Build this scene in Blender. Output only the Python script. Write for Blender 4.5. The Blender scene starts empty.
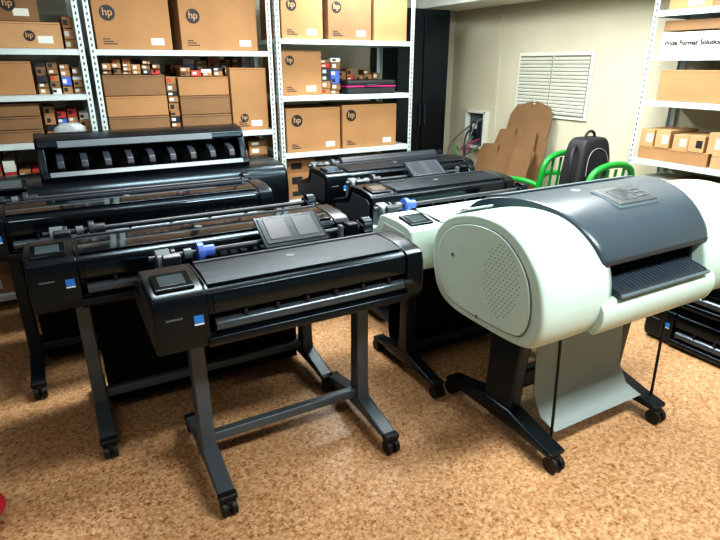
import bpy, bmesh, math, random
from mathutils import Vector, Matrix, Euler
random.seed(7)
D=bpy.data; SC=bpy.context.scene
def lin(c):
    c=c/255.0
    return c/12.92 if c<=.04045 else ((c+.055)/1.055)**2.4
def col(r,g,b): return (lin(r),lin(g),lin(b),1)
def mat(name,rgb,rough=.5,metal=0,var=.0,vscale=8,bump=0,bscale=200,emit=None,estr=0,coat=0,spec=None,tint=None):
    m=D.materials.new(name); m.use_nodes=True; nt=m.node_tree; b=nt.nodes['Principled BSDF']
    b.inputs['Base Color'].default_value=col(*rgb); b.inputs['Roughness'].default_value=rough; b.inputs['Metallic'].default_value=metal
    if coat: b.inputs['Coat Weight'].default_value=coat; b.inputs['Coat Roughness'].default_value=.08
    if spec is not None: b.inputs['Specular IOR Level'].default_value=spec
    if tint: b.inputs['Specular Tint'].default_value=tint
    if emit: b.inputs['Emission Color'].default_value=col(*emit); b.inputs['Emission Strength'].default_value=estr
    tc=nt.nodes.new('ShaderNodeTexCoord')
    if var:
        n=nt.nodes.new('ShaderNodeTexNoise'); n.inputs['Scale'].default_value=vscale; n.inputs['Detail'].default_value=4
        nt.links.new(tc.outputs['Object'],n.inputs['Vector'])
        r=nt.nodes.new('ShaderNodeValToRGB')
        c=col(*rgb); r.color_ramp.elements[0].position=.3; r.color_ramp.elements[1].position=.7
        r.color_ramp.elements[0].color=(c[0]*(1-var),c[1]*(1-var),c[2]*(1-var),1)
        r.color_ramp.elements[1].color=(min(1,c[0]*(1+var)),min(1,c[1]*(1+var)),min(1,c[2]*(1+var)),1)
        nt.links.new(n.outputs['Fac'],r.inputs['Fac']); nt.links.new(r.outputs['Color'],b.inputs['Base Color'])
    if bump:
        n2=nt.nodes.new('ShaderNodeTexNoise'); n2.inputs['Scale'].default_value=bscale; n2.inputs['Detail'].default_value=2
        nt.links.new(tc.outputs['Object'],n2.inputs['Vector'])
        bp=nt.nodes.new('ShaderNodeBump'); bp.inputs['Strength'].default_value=bump; bp.inputs['Distance'].default_value=.002
        nt.links.new(n2.outputs['Fac'],bp.inputs['Height']); nt.links.new(bp.outputs['Normal'],b.inputs['Normal'])
    return m
M={}
CT=(.62,.84,1,1)
M['black']=mat('black_plastic',(10,13,18),.26,bump=.12,bscale=350,var=.12,spec=.42,tint=CT)
M['lid']=mat('textured_black_lid',(14,17,22),.36,bump=.5,bscale=500,spec=.38,tint=CT)
M['gloss']=mat('gloss_black',(8,9,12),.10,var=.1,spec=.6,tint=CT)
M['window']=mat('smoked_window',(12,16,22),.08,spec=.9,var=.1,tint=CT)
M['dkgrey']=mat('dark_grey_plastic',(38,43,50),.4,var=.06)
M['midgrey']=mat('mid_grey_plastic',(82,92,98),.38,var=.06)
M['guide']=mat('smoked_guide_plastic',(58,65,71),.2,var=.08,coat=.3)
M['rail']=mat('grey_roller_bar',(72,82,90),.22,metal=.5,var=.05)
M['alu']=mat('grey_leg_metal',(80,89,96),.42,metal=.3,var=.06,bump=.05)
M['legblack']=mat('black_leg_metal',(12,15,20),.36,var=.1,tint=CT)
M['white']=mat('pale_grey_green_plastic',(176,198,190),.36,var=.03,bump=.04)
M['white2']=mat('light_grey_plastic',(150,169,163),.42,var=.03)
M['slate']=mat('slate_blue_plastic',(50,64,74),.30,var=.06,bump=.08)
M['slatelt']=mat('slate_rim',(88,104,113),.34,var=.05)
M['slatedk']=mat('slate_tray',(32,40,48),.4,var=.06)
M['blue']=mat('blue_plastic',(74,106,190),.35,var=.08)
M['sticker']=mat('blue_sticker',(40,120,205),.5,var=.05)
M['stickerw']=mat('white_sticker',(225,232,235),.5,var=.02)
M['magenta']=mat('magenta_plastic',(190,30,110),.4,var=.05)
M['screen']=mat('lcd_screen',(52,64,70),.12,coat=.5,var=.1)
M['rubber']=mat('rubber_black',(10,10,12),.55,var=.15)
M['fabric']=mat('black_fabric',(8,9,11),.9,var=.25,vscale=20,bump=.6,bscale=400,spec=.15)
M['fabricg']=mat('grey_fabric_bin',(136,149,148),.75,var=.05,bump=.2,bscale=500)
M['shelf']=mat('painted_white_metal',(190,204,204),.4,metal=.1,var=.05)
M['hole']=mat('post_hole_dark',(50,52,52),.8,var=.1)
M['card']=mat('cardboard',(152,113,74),.8,var=.09,vscale=5,bump=.15,bscale=150)
M['card2']=mat('cardboard_dark',(120,90,60),.8,var=.1,vscale=6,bump=.15,bscale=150)
M['card3']=mat('cardboard_light',(170,134,95),.8,var=.08,vscale=6)
M['tape']=mat('packing_tape',(182,150,108),.3,var=.05)
M['label']=mat('paper_label',(204,207,200),.7,var=.04)
M['ink']=mat('printed_black_ink',(18,18,20),.6,var=.1)
M['red']=mat('red_print',(180,50,40),.6,var=.08)
M['redbag']=mat('red_cloth',(176,30,48),.8,var=.15,bump=.5,bscale=80)
M['green']=mat('green_plastic',(10,132,46),.38,var=.07)
M['bag']=mat('black_nylon',(18,19,24),.62,var=.2,vscale=15,bump=.5,bscale=300)
M['silver']=mat('silver_thread',(150,155,160),.4,var=.05)
M['clear']=mat('clear_plastic_bag',(150,160,164),.2,var=.2,vscale=30,bump=.8,bscale=40)
M['ventd']=mat('vent_dark',(96,93,82),.8,var=.1)
M['ventw']=mat('vent_white',(214,216,206),.5,var=.03)
M['lamp']=mat('lamp_diffuser',(255,255,248),.5,emit=(250,255,250),estr=6)
def wallmat(name,rgb,sc=1.5,v=.06):
    return mat(name,rgb,.75,var=v,vscale=sc,bump=.25,bscale=40)
M['wallr']=wallmat('cream_wall_paint',(198,193,172))
M['wallb']=wallmat('back_wall_paint',(190,187,172))
M['wallf']=wallmat('darkened_unseen_wall',(112,118,122))  # unseen left and front walls, darkened to cut warm reflections and ambient light
M['ceil']=wallmat('ceiling_paint',(222,224,218))
fm=D.materials.new('cork_linoleum'); fm.use_nodes=True; nt=fm.node_tree; b=nt.nodes['Principled BSDF']
tc=nt.nodes.new('ShaderNodeTexCoord')
nz=nt.nodes.new('ShaderNodeTexNoise'); nz.inputs['Scale'].default_value=90; nz.inputs['Detail'].default_value=3
mixv=nt.nodes.new('ShaderNodeMixRGB'); mixv.blend_type='LINEAR_LIGHT'; mixv.inputs['Fac'].default_value=.008
nt.links.new(tc.outputs['Object'],nz.inputs['Vector']); nt.links.new(tc.outputs['Object'],mixv.inputs['Color1']); nt.links.new(nz.outputs['Color'],mixv.inputs['Color2'])
vo=nt.nodes.new('ShaderNodeTexVoronoi'); vo.inputs['Scale'].default_value=110
nt.links.new(mixv.outputs['Color'],vo.inputs['Vector'])
sp=nt.nodes.new('ShaderNodeSeparateColor'); nt.links.new(vo.outputs['Color'],sp.inputs['Color'])
n3=nt.nodes.new('ShaderNodeTexNoise'); n3.inputs['Scale'].default_value=46; n3.inputs['Detail'].default_value=5; n3.inputs['Roughness'].default_value=.7
nt.links.new(tc.outputs['Object'],n3.inputs['Vector'])
mx=nt.nodes.new('ShaderNodeMath'); mx.operation='MULTIPLY_ADD'; mx.inputs[1].default_value=.36
nt.links.new(sp.outputs['Red'],mx.inputs[0])
mm=nt.nodes.new('ShaderNodeMath'); mm.operation='MULTIPLY'; mm.inputs[1].default_value=.66
nt.links.new(n3.outputs['Fac'],mm.inputs[0]); nt.links.new(mm.outputs[0],mx.inputs[2])
rp=nt.nodes.new('ShaderNodeValToRGB'); cr=rp.color_ramp
cr.elements[0].position=.26; cr.elements[0].color=col(112,76,48)
cr.elements[1].position=.78; cr.elements[1].color=col(212,180,142)
e=cr.elements.new(.36); e.color=col(160,117,78)
e=cr.elements.new(.50); e.color=col(185,142,102)
nt.links.new(mx.outputs[0],rp.inputs['Fac']); nt.links.new(rp.outputs['Color'],b.inputs['Base Color'])
b.inputs['Roughness'].default_value=.38
bp=nt.nodes.new('ShaderNodeBump'); bp.inputs['Strength'].default_value=.2; bp.inputs['Distance'].default_value=.002
nt.links.new(mx.outputs[0],bp.inputs['Height']); nt.links.new(bp.outputs['Normal'],b.inputs['Normal'])
M['floor']=fm

# ---------- helpers
class G:
    def __init__(s,name,loc,rotz=0):
        s.e=D.objects.new(name,None); s.e.empty_display_size=.1
        SC.collection.objects.link(s.e); s.e.location=loc; s.e.rotation_euler=(0,0,rotz); s.o=Vector(loc)
def finish(name,g,bm,m,bevel=0,seg=3,smooth=True,sub=0):
    bmesh.ops.recalc_face_normals(bm,faces=bm.faces)
    if g: bmesh.ops.translate(bm,verts=bm.verts,vec=-g.o)
    me=D.meshes.new(name); bm.to_mesh(me); bm.free()
    ms=m if isinstance(m,(list,tuple)) else [m]
    for k in ms: me.materials.append(M[k])
    o=D.objects.new(name,me); SC.collection.objects.link(o)
    if g: o.parent=g.e
    if smooth:
        for p in me.polygons: p.use_smooth=True
    if sub:
        md=o.modifiers.new('sub','SUBSURF'); md.levels=sub; md.render_levels=sub
    if bevel:
        md=o.modifiers.new('bevel','BEVEL'); md.width=bevel; md.segments=seg; md.limit_method='ANGLE'; md.angle_limit=math.radians(30)
    if smooth and not sub:
        md=o.modifiers.new('wn','WEIGHTED_NORMAL'); md.keep_sharp=True
    return o
def addbox(bm,x0,x1,y0,y1,z0,z1,rot=None,mi=0):
    c=Vector(((x0+x1)/2,(y0+y1)/2,(z0+z1)/2))
    r=bmesh.ops.create_cube(bm,size=1)
    mt=Matrix.Translation(c)@(Euler(rot).to_matrix().to_4x4() if rot else Matrix.Identity(4))@Matrix.Diagonal((x1-x0,y1-y0,z1-z0,1))
    bmesh.ops.transform(bm,matrix=mt,verts=r['verts'])
    fs=set(f for v in r['verts'] for f in v.link_faces)
    for f in fs: f.material_index=mi
    return r['verts']
def addcyl(bm,p0,p1,r,seg=24,r2=None,mi=0):
    p0=Vector(p0);p1=Vector(p1);d=p1-p0
    q=d.to_track_quat('Z','Y').to_matrix().to_4x4()
    rr=bmesh.ops.create_cone(bm,cap_ends=True,segments=seg,radius1=r,radius2=r if r2 is None else r2,depth=d.length)
    bmesh.ops.transform(bm,matrix=Matrix.Translation((p0+p1)/2)@q,verts=rr['verts'])
    for f in set(f for v in rr['verts'] for f in v.link_faces): f.material_index=mi
    return rr['verts']
def box(name,g,m,x0,x1,y0,y1,z0,z1,bevel=.004,rot=None,seg=2):
    bm=bmesh.new(); addbox(bm,x0,x1,y0,y1,z0,z1,rot); return finish(name,g,bm,m,bevel,seg)
def cyl(name,g,m,p0,p1,r,seg=28,bevel=.002,r2=None):
    bm=bmesh.new(); addcyl(bm,p0,p1,r,seg,r2); return finish(name,g,bm,m,bevel,2)
def addprof(bm,pts,x0,x1,mi=0):
    a=[bm.verts.new((x0,y,z)) for y,z in pts]; c=[bm.verts.new((x1,y,z)) for y,z in pts]; n=len(pts)
    fs=[bm.faces.new(a),bm.faces.new(c[::-1])]
    for i in range(n): fs.append(bm.faces.new((a[i],c[i],c[(i+1)%n],a[(i+1)%n])))
    for f in fs: f.material_index=mi
def prof(name,g,m,pts,x0,x1,bevel=.006,dy=0,dz=0,seg=3):
    bm=bmesh.new(); addprof(bm,[(y+dy,z+dz) for y,z in pts],x0,x1); return finish(name,g,bm,m,bevel,seg)
def cat(pts,n=5):
    out=[];N=len(pts)
    for i in range(N):
        p0,p1,p2,p3=[Vector(pts[(i+k)%N]) for k in (-1,0,1,2)]
        for j in range(n):
            t=j/n
            out.append(tuple(.5*((2*p1)+(p2-p0)*t+(2*p0-5*p1+4*p2-p3)*t*t+(3*p1-p0-3*p2+p3)*t**3)))
    return out
def loft(name,g,m,secs,bevel=0):
    bm=bmesh.new(); rings=[]
    for x,pts in secs: rings.append([bm.verts.new(((x(y) if callable(x) else x),y,z)) for y,z in pts])
    n=len(rings[0])
    for r0,r1 in zip(rings,rings[1:]):
        for i in range(n): bm.faces.new((r0[i],r1[i],r1[(i+1)%n],r0[(i+1)%n]))
    bm.faces.new(rings[0]); bm.faces.new(rings[-1][::-1])
    return finish(name,g,bm,m,bevel)
def scl(pts,s,c=None):
    if c is None: c=(sum(p[0] for p in pts)/len(pts),sum(p[1] for p in pts)/len(pts))
    return [((p[0]-c[0])*s+c[0],(p[1]-c[1])*s+c[1]) for p in pts]
def tube(name,g,m,pts,r,cyclic=False,spl=True):
    cu=D.curves.new(name,'CURVE'); cu.dimensions='3D'; cu.bevel_depth=r; cu.bevel_resolution=4; cu.use_fill_caps=True; cu.resolution_u=10
    if spl:
        s=cu.splines.new('NURBS'); s.points.add(len(pts)-1); s.order_u=3; s.use_endpoint_u=not cyclic; s.use_cyclic_u=cyclic
    else:
        s=cu.splines.new('POLY'); s.points.add(len(pts)-1)
    off=g.o if g else Vector((0,0,0))
    for i,p in enumerate(pts):
        v=Vector(p)-off; s.points[i].co=(v.x,v.y,v.z,1)
    cu.materials.append(M[m]); o=D.objects.new(name,cu); SC.collection.objects.link(o)
    if g: o.parent=g.e
    return o
def text(name,g,m,s,size,loc,rot=(math.pi/2,0,0),off=0):
    cu=D.curves.new(name,'FONT'); cu.body=s; cu.size=size; cu.extrude=.0006; cu.align_x='CENTER'; cu.align_y='CENTER'; cu.offset=off
    cu.materials.append(M[m]); o=D.objects.new(name,cu); SC.collection.objects.link(o)
    o.rotation_euler=rot; o.location=Vector(loc)-(g.o if g else Vector((0,0,0)))
    if g: o.parent=g.e
    return o
def caster(name,g,x,y,r=.03):
    bm=bmesh.new()
    addcyl(bm,(x-.027,y,r),(x-.006,y,r),r,24); addcyl(bm,(x+.006,y,r),(x+.027,y,r),r,24)
    addcyl(bm,(x-.02,y,r),(x+.02,y,r),r*.45,16)
    addbox(bm,x-.012,x+.012,y-.018,y+.025,r*1.1,r*2.15)
    addcyl(bm,(x,y+.005,r*1.9),(x,y+.005,r*2.6),.012,16)
    return finish(name,g,bm,'rubber',.003,2)

def stand(g,lx,yc,zt,mt,hl=.27,cw=.055):
    for i,x in enumerate(lx):
        bm=bmesh.new()
        addprof(bm,[(yc-.05,.09),(yc-.034,.20),(yc-.03,zt),(yc+.03,zt),(yc+.034,.20),(yc+.05,.09)],x-cw/2,x+cw/2)
        finish('leg_%d'%(i+1),g,bm,mt,.008)
        pr=[(yc-hl,.062),(yc-hl,.082),(yc-.12,.112),(yc-.05,.128),(yc+.05,.128),(yc+.12,.112),(yc+hl,.082),(yc+hl,.062),(yc+.1,.072),(yc-.1,.072)]
        bm=bmesh.new(); addprof(bm,pr,x-cw/2-.004,x+cw/2+.004); finish('foot_%d'%(i+1),g,bm,mt,.008)
        bm=bmesh.new()
        for s in (-1,1): addbox(bm,x-cw/2-.006,x+cw/2+.006,yc+s*(hl-.005)-.018,yc+s*(hl-.005)+.018,.06,.086)
        finish('foot_cap_%d'%(i+1),g,bm,'rubber',.008)
        caster('caster_front_%d'%(i+1),g,x,yc-hl,.03); caster('caster_rear_%d'%(i+1),g,x,yc+hl,.03)
    bm=bmesh.new(); addbox(bm,lx[0],lx[1],yc-.018,yc+.018,.125,.165)
    finish('crossbar',g,bm,mt,.006)

def plotter(x0,w,yf,k=None,dz=0,legs=True,bin_=True,spindle=True,lid='lid',rot=0,roll=None,hub='blue',tray=False,leg='alu',sticker=True):
    c={'body':'black','lid':lid,'cap':'black','trim':'dkgrey'}
    if k: c.update(k)
    g=G('large_format_printer',(x0+w/2,yf+.25,dz if not legs else 0))
    x1=x0+w; lc=.165; rc=.075
    P=lambda pts:[(y+yf,z+dz) for y,z in pts]
    capp=[(.05,.640),(.012,.655),(-.004,.69),(-.004,.80),(.006,.838),(.03,.852),(.11,.864),(.235,.864),(.262,.852),(.295,.79),(.36,.765),(.47,.745),(.495,.72),(.49,.66),(.46,.64)]
    def cap(nm,xa,xb,out):
        p=P(capp); q=scl(p,.97); r=scl(p,.992)
        if out<0: s=[(xa,q),(xa+.005,r),(xa+.016,p),(xb,p)]
        else: s=[(xa,p),(xb-.016,p),(xb-.005,r),(xb,q)]
        loft(nm,g,c['cap'],s,.005)
    cap('end_cap_left',x0,x0+lc,-1); cap('end_cap_right',x1-rc,x1,1)
    prof('side_cheek',g,c['trim'],P([(.05,.67),(.03,.70),(.03,.80),(.06,.82),(.22,.83),(.26,.76),(.44,.72),(.44,.67)]),x0-.002,x0+.006,.002)
    body=[(.05,.645),(.016,.66),(.012,.695),(.02,.70),(.075,.705),(.075,.752),(.014,.757),(.006,.765),(.006,.812),(.012,.835),(.034,.848),(.11,.858),(.225,.858),(.242,.850),(.265,.79),(.33,.760),(.46,.738),(.48,.72),(.48,.65)]
    prof('main_body',g,c['body'],P(body),x0+lc,x1-rc,.004)
    prof('top_lid',g,c['lid'],P([(.036,.849),(.11,.858),(.216,.858),(.216,.865),(.109,.8655),(.034,.856)]),x0+lc+.012,x1-rc-.008,.002)
    prof('lid_rear_ridge',g,c['trim'],P([(.214,.858),(.216,.871),(.228,.871),(.240,.852)]),x0+lc+.012,x1-rc-.008,.002)
    prof('front_fascia',g,'gloss' if not k else c['trim'],P([(.002,.768),(.010,.766),(.012,.832),(.010,.834),(.000,.812)]),x0+lc+.02,x1-rc-.02,.002)
    cyl('lid_emblem',g,'midgrey',(x0+lc+.45*(w-lc-rc),yf+.14,.865+dz),(x0+lc+.45*(w-lc-rc),yf+.14,.8675+dz),.016)
    cyl('output_roller_bar',g,'rail' if not k else 'dkgrey',(x0+lc+.02,yf+.012,.722+dz),(x1-rc-.005,yf+.012,.722+dz),.021)
    cyl('roller_knob',g,'rubber',(x1-rc-.012,yf+.010,.722+dz),(x1-rc+.02,yf+.010,.722+dz),.024)
    prof('output_chin',g,c['body'],P([(.0,.652),(-.012,.668),(-.010,.688),(.012,.696),(.03,.655)]),x0+lc-.01,x1-rc+.01,.004)
    bm=bmesh.new()
    for i in range(6):
        xx=x0+lc+.12+i*(w-lc-rc-.2)/5
        addbox(bm,xx-.006,xx+.006,yf-.004,yf+.012,.740+dz,.762+dz)
    finish('media_guides',g,bm,'rubber',.002)
    bm=bmesh.new()
    n=int((w-lc-rc)/.045)
    for i in range(n):
        xx=x0+lc+.02+i*.045
        addprof(bm,P([(.246,.843),(.270,.787),(.332,.760),(.45,.742),(.45,.748),(.336,.768),(.276,.795),(.253,.848)]),xx,xx+.008)
    finish('rear_feed_ribs',g,bm,c['trim'],0)
    rr=math.radians(9)
    box('control_panel',g,'gloss',x0+.020,x0+.140,yf+.035,yf+.140,.855+dz,.871+dz,.005,rot=(rr,0,0))
    box('touch_screen',g,'screen',x0+.040,x0+.118,yf+.055,yf+.120,.8600+dz,.8725+dz,.001,rot=(rr,0,0))
    if sticker:
        box('energy_sticker',g,'sticker',x0+.118,x0+.148,yf-.0055,yf+.002,.745+dz,.775+dz,.0005)
        box('sticker_border',g,'stickerw',x0+.118,x0+.148,yf-.0058,yf+.002,.742+dz,.747+dz,.0003)
        box('model_badge',g,'midgrey',x0+.035,x0+.085,yf-.0055,yf+.002,.772+dz,.778+dz,.0005)
    box('cap_seam',g,'rubber',x0+lc-.0015,x0+lc+.0015,yf+.03,yf+.23,.855+dz,.8655+dz,0)
    if spindle:
        sy,sz=yf+.42,.838+dz
        for nm,xa,xb in (('spindle_holder_left',x0+.085,x0+.140),('spindle_holder_right',x1-.05,x1-.008)):
            bm=bmesh.new(); addprof(bm,[(sy-.060,sz-.10),(sy-.05,sz-.01),(sy-.03,sz+.014),(sy+.03,sz+.024),(sy+.05,sz-.01),(sy+.05,sz-.11)],xa,xb)
            finish(nm,g,bm,'midgrey' if 'left' in nm else 'black',.006)
        box('holder_lever',g,'dkgrey',x0+.10,x0+.165,sy-.06,sy-.03,sz-.06,sz+.025,.006,rot=(math.radians(20),0,0))
        cyl('holder_wheel',g,'dkgrey',(x0+.140,sy,sz),(x0+.155,sy,sz),.026)
        cyl('spindle_rod',g,'dkgrey',(x0+.06,sy,sz),(x1-.012,sy,sz),.011)
        cyl('spindle_hub_left',g,hub,(x0+.235,sy,sz),(x0+.258,sy,sz),.036)
        cyl('spindle_hub_collar',g,hub,(x0+.258,sy,sz),(x0+.300,sy,sz),.022)
        cyl('hub_detail',g,'midgrey',(x0+.185,sy,sz),(x0+.215,sy,sz),.02)
        cyl('spindle_hub_right',g,'black',(x1-.04,sy,sz),(x1+.0,sy,sz),.040)
        cyl('spindle_end_ring',g,'magenta' if hub=='blue' else hub,(x1-.002,sy,sz),(x1+.006,sy,sz),.030)
        if roll: cyl('media_roll',g,roll,(x0+.31,sy,sz),(x1-.06,sy,sz),.042)
        if tray:
            tx=x0+.50*w; ra=math.radians(30)
            box('sheet_feed_guide_rim',g,'black',tx-.012,tx+.262,yf+.330,yf+.500,.872+dz,.880+dz,.006,rot=(ra,0,0))
            box('sheet_feed_guide',g,'guide',tx,tx+.25,yf+.345,yf+.485,.877+dz,.885+dz,.003,rot=(ra,0,0))
            bm=bmesh.new()
            for i in range(2): addbox(bm,tx+.02+i*.12,tx+.11+i*.12,yf+.36,yf+.47,.880+dz,.8875+dz,rot=(ra,0,0))
            finish('sheet_guide_recess',g,bm,'dkgrey',.004)
            bm=bmesh.new()
            for xx in (tx+.03,tx+.22): addbox(bm,xx-.01,xx+.01,yf+.39,yf+.41,.74+dz,.875+dz)
            finish('sheet_guide_brackets',g,bm,'black',.003)
            box('roll_latch',g,'black',x1-.15,x1-.10,yf+.33,yf+.38,.76+dz,.885+dz,.006)
            box('roll_latch_tip',g,'midgrey',x1-.18,x1-.165,yf+.34,yf+.37,.76+dz,.880+dz,.004)
    if legs:
        lx=(x0+.155,x1-.15); yc=yf+.235
        stand(g,lx,yc,.66,leg)
        if bin_:
            bm=bmesh.new()
            pts=[(yc+.01,.64),(yc+.02,.30),(yc+.03,.06),(yc+.10,.025),(yc+.20,.03),(yc+.24,.12),(yc+.245,.60)]
            pts=pts+[(y-.006 if i>2 else y+.006,z+.006) for i,(y,z) in reversed(list(enumerate(pts)))]
            addprof(bm,pts,lx[0]+.04,lx[1]-.04); finish('fabric_bin',g,bm,'fabric',0)
    if rot: g.e.rotation_euler=(0,0,rot)
    return g

# ---------- room
def plane_box(name,m,x0,x1,y0,y1,z0,z1):
    bm=bmesh.new(); addbox(bm,x0,x1,y0,y1,z0,z1); return finish(name,None,bm,m,0,smooth=False)
XL,XR,YF,YB,H=-2.2,3.9,-1.6,4.95,2.4
plane_box('floor','floor',XL-.1,XR+.1,YF-.1,YB+.1,-.1,0)
plane_box('ceiling','ceil',XL-.1,XR+.1,YF-.1,YB+.1,H,H+.1)
plane_box('wall_back','wallb',XL-.1,XR+.1,YB,YB+.1,0,H)
plane_box('wall_right','wallr',XR,XR+.1,YF-.1,YB,0,H)
plane_box('wall_left','wallf',XL-.1,XL,YF-.1,YB,0,H)
plane_box('wall_front','wallf',XL,XR,YF-.1,YF,0,H)
box('trim_1',None,'ceil',3.42,3.9,YF,YB,2.02,2.4,.003)
box('trim_2',None,'wallr',3.885,3.9,4.22,4.27,0,2.02,.003)
box('baseboard_right',None,'white2',3.885,3.9,YF,YB,0,.07,.003)
box('baseboard_back',None,'white2',XL,XR,YB-.015,YB,0,.07,.003)

g=G('wall_vent_grille',(3.89,3.55,1.33))
box('frame',g,'ventw',3.88,3.899,3.14,3.96,1.06,1.60,.004)
bm=bmesh.new()
for j in range(2):
    for i in range(16):
        z=1.097+i*.0296
        ya=3.17+j*.39
        addbox(bm,3.870,3.882,ya,ya+.37,z,z+.019,rot=(0,math.radians(-25),0))
finish('louvres',g,bm,'ventw',0,smooth=False)
bm=bmesh.new()
for j in range(2): addbox(bm,3.878,3.8805,3.165+j*.39,3.545+j*.39,1.085,1.575)
finish('vent_shadow_gap',g,bm,'ventd',0,smooth=False)

g=G('electrical_junction_box',(3.88,4.47,.86))
bm=bmesh.new()
for a in ((4.32,4.345,.68,1.06),(4.60,4.625,.68,1.06),(4.32,4.625,1.035,1.06),(4.32,4.625,.68,.705)):
    addbox(bm,3.84,3.899,a[0],a[1],a[2],a[3])
finish('box_frame',g,bm,'ventw',.003)
box('box_back',g,'midgrey',3.89,3.898,4.34,4.61,.70,1.04,0)
box('breaker',g,'dkgrey',3.85,3.89,4.42,4.53,.80,.95,.004)
box('breaker_label',g,'label',3.848,3.851,4.44,4.51,.88,.93,.0005)
tube('wire_1',g,'green',[(3.86,4.5,.80),(3.80,4.52,.70),(3.66,4.48,.66),(3.58,4.42,.74),(3.54,4.36,.66),(3.66,4.36,.35),(3.85,4.42,.1)],.009)
tube('wire_2',g,'rubber',[(3.86,4.45,.80),(3.78,4.42,.88),(3.64,4.36,.86),(3.58,4.30,.6),(3.72,4.24,.4),(3.85,4.25,.1)],.009)
tube('wire_3',g,'magenta',[(3.86,4.52,.75),(3.78,4.50,.62),(3.60,4.46,.58),(3.58,4.38,.72),(3.86,4.40,.78)],.006)
tube('wire_4',g,'midgrey',[(3.86,4.36,.98),(3.76,4.32,1.0),(3.66,4.30,.86),(3.62,4.34,.68),(3.70,4.40,.62),(3.86,4.38,.72)],.008)
tube('wire_5',g,'midgrey',[(3.86,4.56,.90),(3.76,4.58,.84),(3.62,4.56,.74),(3.52,4.50,.62),(3.56,4.44,.3),(3.86,4.5,.05)],.008)

g=G('storage_cabinet',(3.15,4.7,0))
box('carcass',g,'black',2.86,3.46,4.48,4.93,.03,1.98,.004)
box('door_left',g,'black',2.87,3.155,4.462,4.482,.08,1.96,.004)
box('door_right',g,'black',3.165,3.45,4.462,4.482,.08,1.96,.004)
box('handle_left',g,'dkgrey',3.125,3.137,4.44,4.465,.95,1.15,.003)
box('handle_right',g,'dkgrey',3.183,3.195,4.44,4.465,.95,1.15,.003)
box('plinth',g,'black',2.88,3.44,4.50,4.92,0,.04,.002)

# ---------- shelving
def shelving(name,x0,x1,y0,y1,levels,H=2.2):
    g=G(name,((x0+x1)/2,(y0+y1)/2,0)); p=.035
    bm=bmesh.new(); hb=bmesh.new()
    for xa,sx in ((x0,1),(x1,-1)):
        for ya,sy in ((y0,1),(y1,-1)):
            addbox(bm,min(xa,xa+sx*p),max(xa,xa+sx*p),min(ya,ya+sy*.003),max(ya,ya+sy*.003),0,H)
            addbox(bm,min(xa,xa+sx*.003),max(xa,xa+sx*.003),min(ya,ya+sy*p),max(ya,ya+sy*p),0,H)
            n=int(H/.035)
            for i in range(n):
                z=.03+i*.035
                xc=xa+sx*.019; yc=ya+sy*.019
                addbox(hb,xc-.0045,xc+.0045,min(ya-sy*.0012,ya+sy*.0005),max(ya-sy*.0012,ya+sy*.0005),z,z+.016)
                addbox(hb,min(xa-sx*.0012,xa+sx*.0005),max(xa-sx*.0012,xa+sx*.0005),yc-.0045,yc+.0045,z,z+.016)
    finish('posts',g,bm,'shelf',0,smooth=False); finish('post_holes',g,hb,'hole',0,smooth=False)
    for i,z in enumerate(levels):
        bm=bmesh.new()
        addbox(bm,x0+.004,x1-.004,y0+.004,y1-.004,z-.004,z)
        for a in ((x0+.004,x1-.004,y0+.004,y0+.007),(x0+.004,x1-.004,y1-.007,y1-.004),(x0+.004,x0+.007,y0+.004,y1-.004),(x1-.007,x1-.004,y0+.004,y1-.004)):
            addbox(bm,a[0],a[1],a[2],a[3],z-.034,z-.003)
        finish('shelf_%d'%(i+1),g,bm,'shelf',0,smooth=False)
    return g
SY=3.92;SB=4.45
shelving('metal_shelving_unit',-.95,.262,SY,SB,[.10,.58,1.05,1.33,1.59,2.12])
shelving('metal_shelving_unit',.285,1.468,SY,SB,[.10,.58,1.05,1.59,2.12])
shelving('metal_shelving_unit',1.495,2.68,SY,SB,[.10,.48,.86,1.28,1.675,2.12])
shelving('metal_shelving_unit',3.49,3.88,1.20,2.42,[.10,.48,.90,1.28,1.56,1.82,2.1])

def cbox(x0,x1,y0,y1,z0,z1,m='card',logo=None,name='cardboard_box',face='y',lr=.05,strip=True):
    g=G(name,((x0+x1)/2,(y0+y1)/2,z0))
    box('carton',g,m,x0,x1,y0,y1,z0+.001,z1,.004)
    if face=='y':
        if strip: box('tape',g,'tape',x0-.0006,x1+.0006,(y0+y1)/2-.025,(y0+y1)/2+.025,z1-.05,z1+.0008,0)
        if strip: box('flap_seam',g,'card2' if m!='card2' else 'ink',x0+.004,x1-.004,y0-.0007,y0+.001,z1-.012,z1-.009,0)
        if logo:
            lx,lz=logo
            cyl('printed_logo',g,'ink',(lx,y0-.0015,lz),(lx,y0+.001,lz),lr,32,0)
            text('logo_text',g,'card3','hp',lr*1.35,(lx,y0-.0025,lz+.004),off=.0008)
            box('label',g,'label',x1-.13,x1-.05,y0-.001,y0+.001,z0+.03,z0+.07,0)
            bm=bmesh.new()
            for i in range(3): addbox(bm,x0+.04,x0+.12-.02*i,y0-.001,y0+.001,z0+.03+i*.014,z0+.036+i*.014)
            finish('print_lines',g,bm,'ink',0,smooth=False)
    else:
        if strip: box('flap_seam',g,'card2',x0-.0007,x0+.001,y0+.004,y1-.004,z1-.012,z1-.009,0)
    return g
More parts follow.
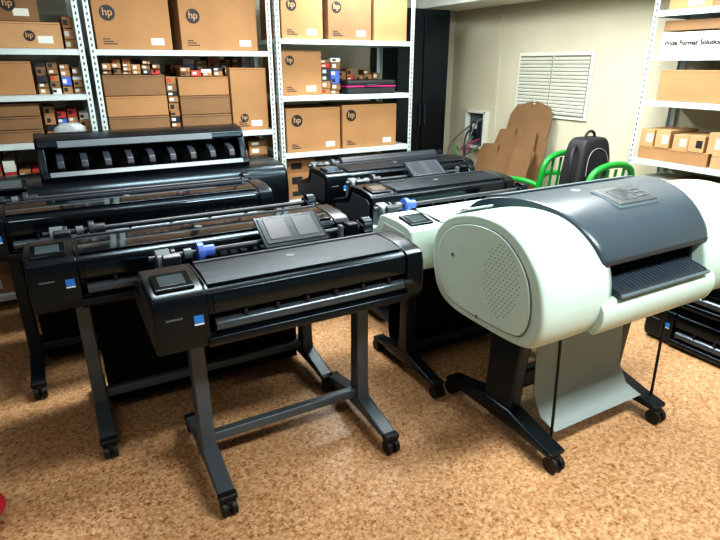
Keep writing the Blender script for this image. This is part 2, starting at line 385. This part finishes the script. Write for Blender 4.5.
def stack(name,x0,x1,y0,y1,z0,z1,cols,seed,hr=(.04,.09),mats=('card','card2','card3','label'),lab=True,face='y',wt=(5,3,2,1,1,1)):
    rnd=random.Random(seed); g=G(name,((x0+x1)/2,(y0+y1)/2,z0)); bm=bmesh.new()
    L=(x1-x0) if face=='y' else (y1-y0); a=x0 if face=='y' else y0; cw=L/cols
    for c in range(cols):
        z=z0+.001; top=z1-rnd.random()*.3*(z1-z0)
        while z<top-.03:
            h=rnd.uniform(*hr); h=min(h,top-z)
            if h<.02: break
            mi=rnd.choices(range(len(mats)),weights=wt[:len(mats)])[0]
            in_=rnd.random()*.03; s=rnd.random()*.01
            if face=='y':
                addbox(bm,a+c*cw+.003+s,a+(c+1)*cw-.003,y0+in_,y1,z,z+h-.0015,mi=mi)
                if lab: addbox(bm,a+c*cw+.2*cw,a+c*cw+.55*cw,y0+in_-.001,y0+in_+.001,z+.25*h,z+.72*h,mi=len(mats)+(rnd.random()<.3)+(rnd.random()<.2))
            else:
                addbox(bm,x0+in_,x1,a+c*cw+.003+s,a+(c+1)*cw-.003,z,z+h-.0015,mi=mi)
                if lab: addbox(bm,x0+in_-.001,x0+in_+.001,a+c*cw+.2*cw,a+c*cw+.55*cw,z+.25*h,z+.72*h,mi=len(mats)+(rnd.random()<.3))
            z+=h
    return finish(name,g,bm,list(mats)+['label','ink','red'],.002,2)
MX=('card','card2','dkgrey','label','red','blue')
y=3.96
cbox(.335,.79,y,4.40,1.59,1.97,'card',(.42,1.80),lr=.045)
cbox(.85,1.375,y,4.40,1.59,1.97,'card',(.94,1.80),lr=.045)
cbox(-.55,.15,y,4.40,1.59,1.735,'card3',(-.02,1.66),lr=.03)
cbox(-.50,.05,y+.02,4.38,1.736,1.93,'card2',(-.10,1.83),lr=.04)
stack('small_carton_stack',.155,.225,4.0,4.35,1.59,1.80,1,41,(.05,.08))
cbox(1.56,1.885,y,4.40,1.675,1.99,'card',(1.64,1.9),lr=.04)
cbox(1.93,2.30,y,4.40,1.675,2.0,'card2',(2.0,1.9),lr=.04)
cbox(2.33,2.63,y,4.40,1.675,1.98,'card')
cbox(1.56,1.89,y+.05,4.40,1.28,1.60,'card',(1.63,1.53),lr=.035)
stack('small_carton_stack',1.90,2.08,4.05,4.35,1.28,1.56,2,3,(.03,.06),mats=MX)
stack('small_carton_stack',2.10,2.60,4.31,4.43,1.28,1.50,6,61,(.03,.06),mats=MX)
g=G('pink_trim_case',(2.33,4.12,1.28))
box('case_base',g,'bag',2.10,2.55,y+.02,4.3,1.281,1.335,.012)
box('case_lid',g,'bag',2.10,2.55,y+.02,4.3,1.343,1.385,.012)
box('case_zip',g,'magenta',2.098,2.552,y+.018,4.302,1.334,1.344,.003)
tube('case_handle',g,'bag',[(2.26,y+.02,1.345),(2.26,y-.015,1.35),(2.39,y-.015,1.35),(2.39,y+.02,1.345)],.006)
cbox(1.56,2.02,y,4.40,.86,1.19,'card',(1.65,1.10),lr=.045)
cbox(2.04,2.55,y,4.40,.86,1.20,'card',(2.12,1.12),lr=.045)
stack('small_carton_stack',1.56,2.6,4.0,4.40,.48,.80,4,31,(.08,.14))
for i in range(3):
    cbox(.335,.715,y+.005*i,4.16,1.05+.13*i,1.05+.13*(i+1)-.002,'card2' if i!=1 else 'card',strip=True)
for i in range(3):
    cbox(.80,1.145,y+.004*i,4.16,1.05+.125*i,1.05+.125*(i+1)-.002,'card' if i==2 else 'card2')
stack('small_carton_stack',.72,.795,3.98,4.16,1.05,1.48,1,44,(.03,.06),mats=MX)
cbox(1.155,1.42,y-.005,4.17,1.05,1.48,'card',(1.24,1.14),lr=.03)
stack('small_carton_stack',.35,1.42,4.18,4.42,1.05,1.585,12,5,(.03,.06),mats=MX)
stack('small_carton_stack',.34,.70,3.98,4.15,1.442,1.555,6,46,(.02,.04),mats=MX)
stack('small_carton_stack',.82,1.12,3.98,4.15,1.427,1.50,4,47,(.02,.04),mats=MX)
stack('small_carton_stack',.335,1.42,4.0,4.42,.58,1.0,7,15,(.06,.12))
for i in range(3):
    cbox(-.40,-.045,y,4.3,1.05+.078*i,1.05+.078*(i+1)-.002,'card2')
stack('small_carton_stack',-.03,.225,4.02,4.3,1.05,1.29,4,8,(.03,.06),mats=MX)
stack('small_carton_stack',-.03,.225,3.98,4.3,1.33,1.55,4,9,(.03,.05),mats=MX)
cbox(-.40,-.045,y,4.3,1.33,1.52,'card')
stack('small_carton_stack',-.85,.225,3.97,4.4,.58,.98,14,11,(.03,.07),mats=('card','card2','card3','red','label'),wt=(5,4,3,2,1))
stack('small_carton_stack',-.85,-.42,3.97,4.4,1.05,1.28,3,14,(.05,.10))
stack('small_carton_stack',-.85,.225,3.97,4.4,.10,.50,7,12,(.08,.14))
stack('small_carton_stack',.335,1.42,4.0,4.42,.10,.5,6,17,(.08,.14))
g=G('plastic_storage_bag',(.11,3.97,1.053))
bm=bmesh.new(); bmesh.ops.create_icosphere(bm,subdivisions=3,radius=1)
for v in bm.verts:
    n=1+.12*math.sin(v.co.x*7+v.co.z*5)*math.cos(v.co.y*6)
    v.co=Vector((.10+v.co.x*.09*n,3.978+v.co.y*.026*n,max(1.053,1.105+v.co.z*.055*n)))
finish('bag',g,bm,'clear')
def rbox(y0,y1,z0,z1,m='card',x0=3.515,**k): return cbox(x0,3.84,y0,y1,z0,z1,m,face='x',**k)
gg=rbox(1.55,2.35,1.56,1.69,'label',name='sign_carton')
text('sign_text',gg,'ink','Wide Format Solutions',.040,(3.5105,2.135,1.628),(math.pi/2,0,-math.pi/2),off=.0009)
rbox(1.3,2.36,1.70,1.76,'card2',x0=3.54)
rbox(1.25,2.31,1.28,1.47,'card')
stack('small_carton_stack',3.505,3.82,1.25,2.375,.985,1.12,10,21,(.10,.13),mats=('card3','card','card3','label'),face='x')
rbox(1.9,2.37,.90,.985,'card'); rbox(1.25,1.88,.90,.985,'card3')
stack('small_carton_stack',3.53,3.82,1.25,2.36,1.82,2.02,4,22,(.06,.10),face='x')
stack('small_carton_stack',3.53,3.82,1.25,2.36,.48,.80,5,23,(.10,.14),face='x')

# ---------- printers
plotter(.165,.985,1.57,bin_=False,tray=True)
plotter(-.17,1.29,2.10,lid='window',hub='dkgrey',sticker=True)
plotter(-.42,1.40,2.72,lid='window',hub='dkgrey',dz=0.03,leg='legblack')
W={'body':'white','cap':'white','lid':'white2','trim':'white2'}
plotter(1.25,1.05,1.80,k=W,hub='blue',leg='legblack',sticker=False)
plotter(1.42,1.02,2.42,hub='dkgrey',leg='legblack',roll=None,lid='lid',tray=True)
plotter(1.46,1.2,3.06,hub='dkgrey',leg='legblack',roll='dkgrey')
plotter(2.62,.985,.95,dz=-.64,legs=False,spindle=False,rot=-math.pi/2)
plotter(2.62,.985,.95,dz=-.405,legs=False,spindle=False,rot=-math.pi/2)

# ---------- stacker printer
g=G('large_format_printer',(.5,3.55,0)); X0,X1=-.42,1.30
bp_=[(3.34,.62),(3.30,.66),(3.30,.80),(3.33,.87),(3.42,.90),(3.72,.90),(3.80,.84),(3.82,.66),(3.78,.62)]
loft('main_body',g,'black',[(X0,scl(cat(bp_,3),.95)),(X0+.02,cat(bp_,3)),(X1-.02,cat(bp_,3)),(X1,scl(cat(bp_,3),.95))])
box('front_window',g,'window',X0+.35,X1-.2,3.292,3.31,.69,.79,.004)
box('control_panel',g,'gloss',X0+.08,X0+.25,3.31,3.40,.875,.91,.006,rot=(math.radians(20),0,0))
box('screen',g,'screen',X0+.10,X0+.23,3.315,3.395,.888,.914,.001,rot=(math.radians(20),0,0))
sx0,sx1=-.09,1.07
prof('stacker_top_hood',g,'black',[(3.50,1.05),(3.48,1.07),(3.49,1.105),(3.55,1.13),(3.64,1.135),(3.70,1.11),(3.72,1.05),(3.70,1.03),(3.66,1.09),(3.56,1.095)],sx0,sx1,.008)
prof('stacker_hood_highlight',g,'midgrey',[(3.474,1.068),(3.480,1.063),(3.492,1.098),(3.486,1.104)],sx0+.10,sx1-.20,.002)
prof('stacker_back',g,'rubber',[(3.66,.89),(3.64,1.08),(3.67,1.08),(3.70,.89)],sx0+.03,sx1-.03,.004)
for i,x in enumerate((sx0-.01,sx1-.035)):
    prof('stacker_arm_%d'%(i+1),g,'black',[(3.44,.88),(3.45,.95),(3.48,1.05),(3.52,1.12),(3.64,1.14),(3.72,1.09),(3.73,.88)],x,x+.045,.01)
bm=bmesh.new()
for i in range(9):
    x=sx0+.10+i*(sx1-sx0-.2)/8
    addprof(bm,[(3.43,.93),(3.40,.965),(3.41,1.0),(3.45,1.02),(3.56,1.04),(3.66,1.05),(3.66,1.0),(3.52,.975),(3.46,.965),(3.455,.93)],x-.019,x+.019)
finish('stacker_fingers',g,bm,'dkgrey',.006)
prof('stacker_front_bar',g,'black',[(3.38,.89),(3.37,.925),(3.39,.945),(3.44,.945),(3.46,.90),(3.46,.88)],sx0,sx1,.008)
prof('stacker_tray_lip',g,'midgrey',[(3.368,.925),(3.375,.922),(3.392,.943),(3.388,.949)],sx0+.04,sx1-.04,.002)
stand(g,(-.2,1.1),3.55,.64,'legblack',.26)
box('fabric_bin',g,'fabric',-.15,1.05,3.40,3.75,.03,.62,.03)

# ---------- big pale & slate printer (right)
g=G('large_format_printer',(1.82,1.35,0))
cp=[(1.545,.70),(1.578,.80),(1.575,.90),(1.50,.985),(1.36,1.030),(1.22,1.028),(1.12,.980),(1.045,.895),(1.015,.78),(1.03,.69),(1.09,.648),(1.30,.640),(1.46,.65)]
cps=cat(cp,5); cc=(1.31,.83)
def capw(nm,xs): loft(nm,g,'white',xs)
capw('end_cap_left',[(1.195,scl(cps,.94,cc)),(1.198,scl(cps,.975,cc)),(1.207,scl(cps,.992,cc)),(1.222,cps),(1.30,scl(cps,1.004,cc)),(1.42,scl(cps,1.0,cc)),(1.49,scl(cps,.985,cc)),(1.525,scl(cps,.95,cc))])
capw('end_cap_right',[(2.03,scl(cps,.95,cc)),(2.065,scl(cps,.985,cc)),(2.16,scl(cps,1.0,cc)),(2.36,scl(cps,1.004,cc)),(2.41,cps),(2.43,scl(cps,.992,cc)),(2.445,scl(cps,.975,cc)),(2.45,scl(cps,.94,cc))])
ring=scl(cps,.84,cc)
loft('side_panel',g,'slatelt',[(1.1925,scl(ring,.992,cc)),(1.1935,ring),(1.20,ring)])
loft('side_panel_inner',g,'white',[(1.1895,scl(ring,.965,cc)),(1.1905,scl(ring,.98,cc)),(1.20,scl(ring,.98,cc))])
bm=bmesh.new()
for i in range(12):
    for j in range(22):
        yy=1.10+i*.018+(j%2)*.009; zz=.70+j*.0125
        if (yy-1.20)**2/.0070+(zz-.84)**2/.0165<1: addcyl(bm,(1.1885,yy,zz),(1.1905,yy,zz),.0020,8)
finish('side_perforations',g,bm,'slatelt',0,smooth=False)
bm=bmesh.new(); addcyl(bm,(1.187,1.45,.86),(1.190,1.45,.86),.007,16); addcyl(bm,(1.187,1.30,.675),(1.190,1.30,.675),.006,16)
finish('side_screws',g,bm,'slatelt',0,smooth=False)
prof('lower_chassis',g,'white',[(1.020,.70),(1.035,.655),(1.10,.642),(1.50,.642),(1.56,.70),(1.57,.86),(1.20,.86),(1.14,.80),(1.03,.765)],1.48,2.08,.012)
prof('front_bar',g,'white',cat([(1.003,.70),(1.003,.750),(1.03,.778),(1.07,.765),(1.07,.68),(1.03,.655)],4),1.46,2.09,.004)
prof('media_throat',g,'rubber',[(1.16,.80),(1.165,.93),(1.40,.95),(1.40,.80)],1.49,2.07,.002)
prof('throat_side_left',g,'slatedk',[(1.07,.80),(1.09,.93),(1.3,.98),(1.3,.80)],1.515,1.54,.004)
prof('throat_side_right',g,'slatedk',[(1.07,.80),(1.09,.93),(1.3,.98),(1.3,.80)],2.02,2.045,.004)
prof('output_tray',g,'slatedk',[(1.003,.780),(1.0,.790),(1.015,.80),(1.10,.822),(1.18,.848),(1.18,.80),(1.03,.773)],1.54,2.03,.004)
bm=bmesh.new()
for i in range(24):
    x=1.550+i*.0202
    addprof(bm,[(1.017,.799),(1.10,.8215),(1.175,.846),(1.175,.850),(1.10,.8255),(1.017,.803)],x,x+.006)
finish('tray_ribs',g,bm,'slate',0)
box('tray_front_lip',g,'slatelt',1.535,2.035,.997,1.008,.780,.794,.005)
hp_=[(1.60,.93),(1.585,.985),(1.52,1.03),(1.40,1.056),(1.26,1.050),(1.15,1.012),(1.075,.955),(1.045,.905),(1.055,.885),(1.10,.90),(1.20,.94),(1.40,.95),(1.55,.93)]
hs=cat(hp_,4); hc=(1.33,.97)
fl=lambda o: (lambda y_: 1.475-(y_-1.05)*.22+o)
fr=lambda o: (lambda y_: 2.065+min(1,(y_-1.05)/.35)*.14+o)
loft('top_hood',g,'slate',[(fl(0),scl(hs,.95,hc)),(fl(.006),scl(hs,.985,hc)),(fl(.022),hs),(fr(-.022),hs),(fr(-.006),scl(hs,.985,hc)),(fr(0),scl(hs,.95,hc))])
prof('hood_top_plate',g,'slatelt',[(1.575,1.002),(1.52,1.034),(1.46,1.050),(1.46,1.055),(1.525,1.039),(1.585,1.006)],1.42,2.16,.002)
prof('hood_front_lip',g,'slatedk',[(1.043,.905),(1.046,.884),(1.070,.888),(1.062,.905)],1.49,2.055,.003)
rr=math.radians(14)
box('control_panel',g,'slatelt',1.70,1.93,1.175,1.315,1.030,1.052,.012,rot=(rr,0,0),seg=4)
box('control_panel_face',g,'slatedk',1.706,1.924,1.180,1.310,1.036,1.0545,.006,rot=(rr,0,0))
box('lcd',g,'screen',1.745,1.835,1.205,1.285,1.040,1.0560,.001,rot=(rr,0,0))
bm=bmesh.new()
for i in range(3):
    for j in range(3): addbox(bm,1.850+i*.021,1.862+i*.021,1.212+j*.026,1.222+j*.026,1.043+.0064*(j-1),1.0570+.0064*(j-1))
finish('panel_buttons',g,bm,'midgrey',.002)
cyl('brand_emblem',g,'silver',(1.69,1.365,1.050),(1.69,1.365,1.0590),.017)
box('cartridge_door',g,'white2',1.24,1.36,1.44,1.52,1.000,1.008,.004,rot=(math.radians(-28),0,0))
box('cartridge_window',g,'magenta',1.25,1.265,1.475,1.50,1.006,1.0105,.001,rot=(math.radians(-28),0,0))
prof('roll_cradle',g,'dkgrey',[(1.56,.74),(1.58,.86),(1.66,.84),(1.74,.86),(1.78,.90),(1.79,.84),(1.70,.74)],1.52,2.40,.006)
cyl('media_roll',g,'dkgrey',(1.60,1.69,.925),(2.28,1.69,.925),.055)
cyl('spindle_rod',g,'rubber',(1.50,1.69,.925),(2.42,1.69,.925),.014)
cyl('roll_hub_left',g,'slatelt',(1.55,1.69,.925),(1.60,1.69,.925),.045)
cyl('roll_hub_right',g,'slatelt',(2.28,1.69,.925),(2.34,1.69,.925),.045)
for i,x in enumerate((1.48,2.36)):
    prof('roll_arm_%d'%(i+1),g,'dkgrey',[(1.52,.76),(1.56,.88),(1.62,.91),(1.72,.93),(1.755,.90),(1.74,.80),(1.66,.75)],x,x+.04,.010)
for i,x in enumerate((1.50,2.14)):
    bm=bmesh.new(); addprof(bm,[(1.36,.08),(1.34,.40),(1.30,.645),(1.56,.645),(1.51,.40),(1.52,.08)],x-.032,x+.032); finish('leg_%d'%(i+1),g,bm,'legblack',.012)
    bm=bmesh.new(); addprof(bm,[(1.12,.070),(1.115,.095),(1.22,.115),(1.36,.150),(1.54,.150),(1.68,.115),(1.775,.095),(1.77,.070),(1.5,.078),(1.35,.078)],x-.042,x+.042); finish('foot_%d'%(i+1),g,bm,'legblack',.010)
    caster('caster_front_%d'%(i+1),g,x,1.13,.034); caster('caster_rear_%d'%(i+1),g,x,1.76,.034)
box('crossbar',g,'legblack',1.5,2.14,1.44,1.49,.16,.25,.008)
tube('bin_rod_left',g,'legblack',[(1.56,1.24,.645),(1.56,1.22,.40),(1.55,1.20,.10)],.006)
tube('bin_rod_right',g,'legblack',[(2.16,1.20,.645),(2.16,1.19,.40),(2.16,1.18,.10)],.006)
bm=bmesh.new()
pp=[(1.33,.64),(1.335,.40),(1.32,.22),(1.27,.14),(1.19,.12)]
pp=pp+[(y_+.004,z_-.004) for y_,z_ in reversed(pp)]
addprof(bm,pp,1.56,2.10); finish('fabric_bin',g,bm,'fabricg',0)

# ---------- green chairs
def chair(cx,y0):
    g=G('plastic_armchair',(cx,y0+.27,0)); w=.22
    bm=bmesh.new(); N=10
    vs=[[bm.verts.new((cx-w+.44*i/N,y0+.06+.44*j/N,.44-.018*math.sin(math.pi*i/N)*math.sin(math.pi*j/N)-(.02 if j==N else 0))) for j in range(N+1)] for i in range(N+1)]
    for i in range(N):
        for j in range(N): bm.faces.new((vs[i][j],vs[i+1][j],vs[i+1][j+1],vs[i][j+1]))
    o=finish('seat',g,bm,'green'); md=o.modifiers.new('s','SOLIDIFY'); md.thickness=.012
    tube('back_frame',g,'green',[(cx-w,y0+.08,.44),(cx-w-.01,y0+.03,.66),(cx-w+.01,y0+.02,.83),(cx-w*.5,y0+.015,.875),(cx,y0+.01,.885),(cx+w*.5,y0+.015,.875),(cx+w-.01,y0+.02,.83),(cx+w+.01,y0+.03,.66),(cx+w,y0+.08,.44)],.022)
    bm=bmesh.new()
    for i in range(4):
        xx=cx-.12+i*.08; addbox(bm,xx-.014,xx+.014,y0+.030,y0+.038,.46,.85,rot=(math.radians(4),0,0))
    finish('back_slats',g,bm,'green',.004)
    for s in (-1,1):
        k=1 if s<0 else 2
        tube('arm_%d'%k,g,'green',[(cx+s*(w+.0),y0+.04,.64),(cx+s*(w+.03),y0+.10,.67),(cx+s*(w+.035),y0+.32,.66),(cx+s*(w+.03),y0+.44,.63),(cx+s*(w+.01),y0+.47,.50),(cx+s*(w+.02),y0+.48,.018)],.020)
        tube('leg_rear_%d'%k,g,'green',[(cx+s*w,y0+.08,.45),(cx+s*(w+.005),y0+.05,.2),(cx+s*(w+.01),y0+.02,.018)],.020)
    return g
chair(3.205,2.30); chair(3.37,2.84)

g=G('backpack',(3.34,2.62,.444)); bx,by,bz=3.29,2.60,.437
def blob(nm,m,cx,cy,cz,sx,sy,sz,taper=.8,sub=2):
    bm=bmesh.new(); bmesh.ops.create_cube(bm,size=1); bmesh.ops.subdivide_edges(bm,edges=bm.edges,cuts=3,use_grid_fill=True)
    rnd=random.Random(3)
    for v in bm.verts:
        t=v.co.z+.5; k=1-(1-taper)*t**1.6
        x_,y_=v.co.x*k,v.co.y*k
        r=1-.12*(abs(v.co.x)*2)**3*(abs(v.co.z)*2)**3
        v.co=Vector((cx+x_*sx*r+rnd.uniform(-1,1)*.006,cy+y_*sy*r+rnd.uniform(-1,1)*.006,cz+v.co.z*sz))
    return finish(nm,g,bm,m,sub=sub)
blob('main_compartment','bag',bx,by,bz+.30,.38,.20,.58,.76)
blob('front_pocket','bag',bx-.0,by-.11,bz+.18,.28,.10,.30,.85)
blob('side_pocket','bag',bx-.17,by,bz+.15,.06,.16,.24,.9)
tube('top_handle',g,'bag',[(bx-.05,by,bz+.56),(bx-.05,by,bz+.63),(bx+.05,by,bz+.63),(bx+.05,by,bz+.56)],.010)
tube('shoulder_strap_1',g,'bag',[(bx-.10,by+.02,bz+.54),(bx-.20,by-.03,bz+.54),(bx-.23,by-.06,bz+.33),(bx-.19,by-.02,bz+.10)],.014)
tube('shoulder_strap_2',g,'bag',[(bx+.10,by+.02,bz+.54),(bx+.17,by-.03,bz+.48),(bx+.18,by-.06,bz+.30),(bx+.16,by-.02,bz+.08)],.014)
tube('zip_line',g,'silver',[(bx-.12,by-.105,bz+.34),(bx-.11,by-.09,bz+.48),(bx,by-.08,bz+.535),(bx+.11,by-.09,bz+.48),(bx+.12,by-.105,bz+.34)],.002)

g=G('flattened_cardboard_boxes',(3.7,3.7,0))
def sheet(nm,m,outline,xb,xt,th=.006):
    bm=bmesh.new(); h=max(p[1] for p in outline)
    f=[];b_=[]
    for yy,zz in outline:
        x=xb+(xt-xb)*zz/h; f.append(bm.verts.new((x,yy,zz+.004))); b_.append(bm.verts.new((x+th,yy,zz+.004)))
    bm.faces.new(f); bm.faces.new(b_[::-1]); n=len(f)
    for i in range(n): bm.faces.new((f[i],b_[i],b_[(i+1)%n],f[(i+1)%n]))
    return finish(nm,g,bm,m,0,smooth=False)
sheet('sheet_1','card2',[(3.42,0),(3.92,0),(3.92,.86),(3.96,.88),(3.95,1.06),(3.90,1.14),(3.72,1.19),(3.70,1.13),(3.67,1.19),(3.50,1.15),(3.44,1.05),(3.45,.88),(3.42,.86)],3.58,3.86)
sheet('sheet_2','card2',[(3.49,0),(4.0,0),(4.0,.74),(4.03,.76),(4.00,.92),(3.80,.95),(3.79,.86),(3.77,.95),(3.54,.93),(3.52,.78),(3.49,.76)],3.50,3.77)
sheet('sheet_3','card2',[(3.62,0),(4.14,0),(4.14,.62),(4.17,.66),(4.12,.78),(3.92,.80),(3.90,.70),(3.88,.79),(3.68,.76),(3.65,.64)],3.44,3.68)
sheet('sheet_4','card2',[(3.42,0),(3.64,0),(3.66,.70),(3.64,.80),(3.44,.79),(3.42,.70)],3.40,3.62)

g=G('red_cloth_bag',(-.50,1.9,0))
bm=bmesh.new(); bmesh.ops.create_icosphere(bm,subdivisions=4,radius=1)
for v in bm.verts:
    n=1+.10*math.sin(v.co.x*6+v.co.y*4)+.06*math.sin(v.co.z*11+v.co.x*9)
    v.co=Vector((-.485+v.co.x*.11*n,1.88+v.co.y*.12*n,max(.002,.06+v.co.z*.062*n)))
finish('bag_body',g,bm,'redbag')
tube('bag_handle',g,'redbag',[(-.56,1.9,.10),(-.55,1.9,.16),(-.48,1.9,.17),(-.46,1.9,.10)],.007)

def lamp(x,y,power,sx=1.2,sy=.3,colr=(.96,1,.98)):
    g=G('ceiling_lamp',(x,y,2.36)); 
    box('housing',g,'shelf',x-sx/2-.03,x+sx/2+.03,y-sy/2-.03,y+sy/2+.03,2.345,2.399,.006)
    box('diffuser',g,'lamp',x-sx/2,x+sx/2,y-sy/2,y+sy/2,2.335,2.350,.004)
    l=D.lights.new('lamp_light','AREA'); l.shape='RECTANGLE'; l.size=sx; l.size_y=sy; l.energy=power; l.color=colr
    o=D.objects.new('lamp_light',l); SC.collection.objects.link(o); o.parent=g.e; o.location=(0,0,-.03)
lamp(2.55,2.1,72,1.2,.3)
lamp(.9,2.7,62,1.2,.3)
lamp(1.7,.2,76,1.2,.3)
lamp(2.2,3.75,42,.9,.3)
lamp(-.8,.3,10,1.2,.3)
w=D.worlds.new('w'); SC.world=w; w.use_nodes=True; w.node_tree.nodes['Background'].inputs[0].default_value=(.5,.55,.6,1); w.node_tree.nodes['Background'].inputs[1].default_value=.2

cam=D.cameras.new('camera'); co=D.objects.new('camera',cam); SC.collection.objects.link(co); SC.camera=co
cam.sensor_width=36; cam.lens=27; co.location=(0,0,1.5); co.rotation_euler=(math.radians(69.2),0,math.radians(-29.06)); cam.clip_start=.02
SC.view_settings.view_transform='Standard'
try: SC.view_settings.look='Medium High Contrast'
except Exception as ex: print(ex)
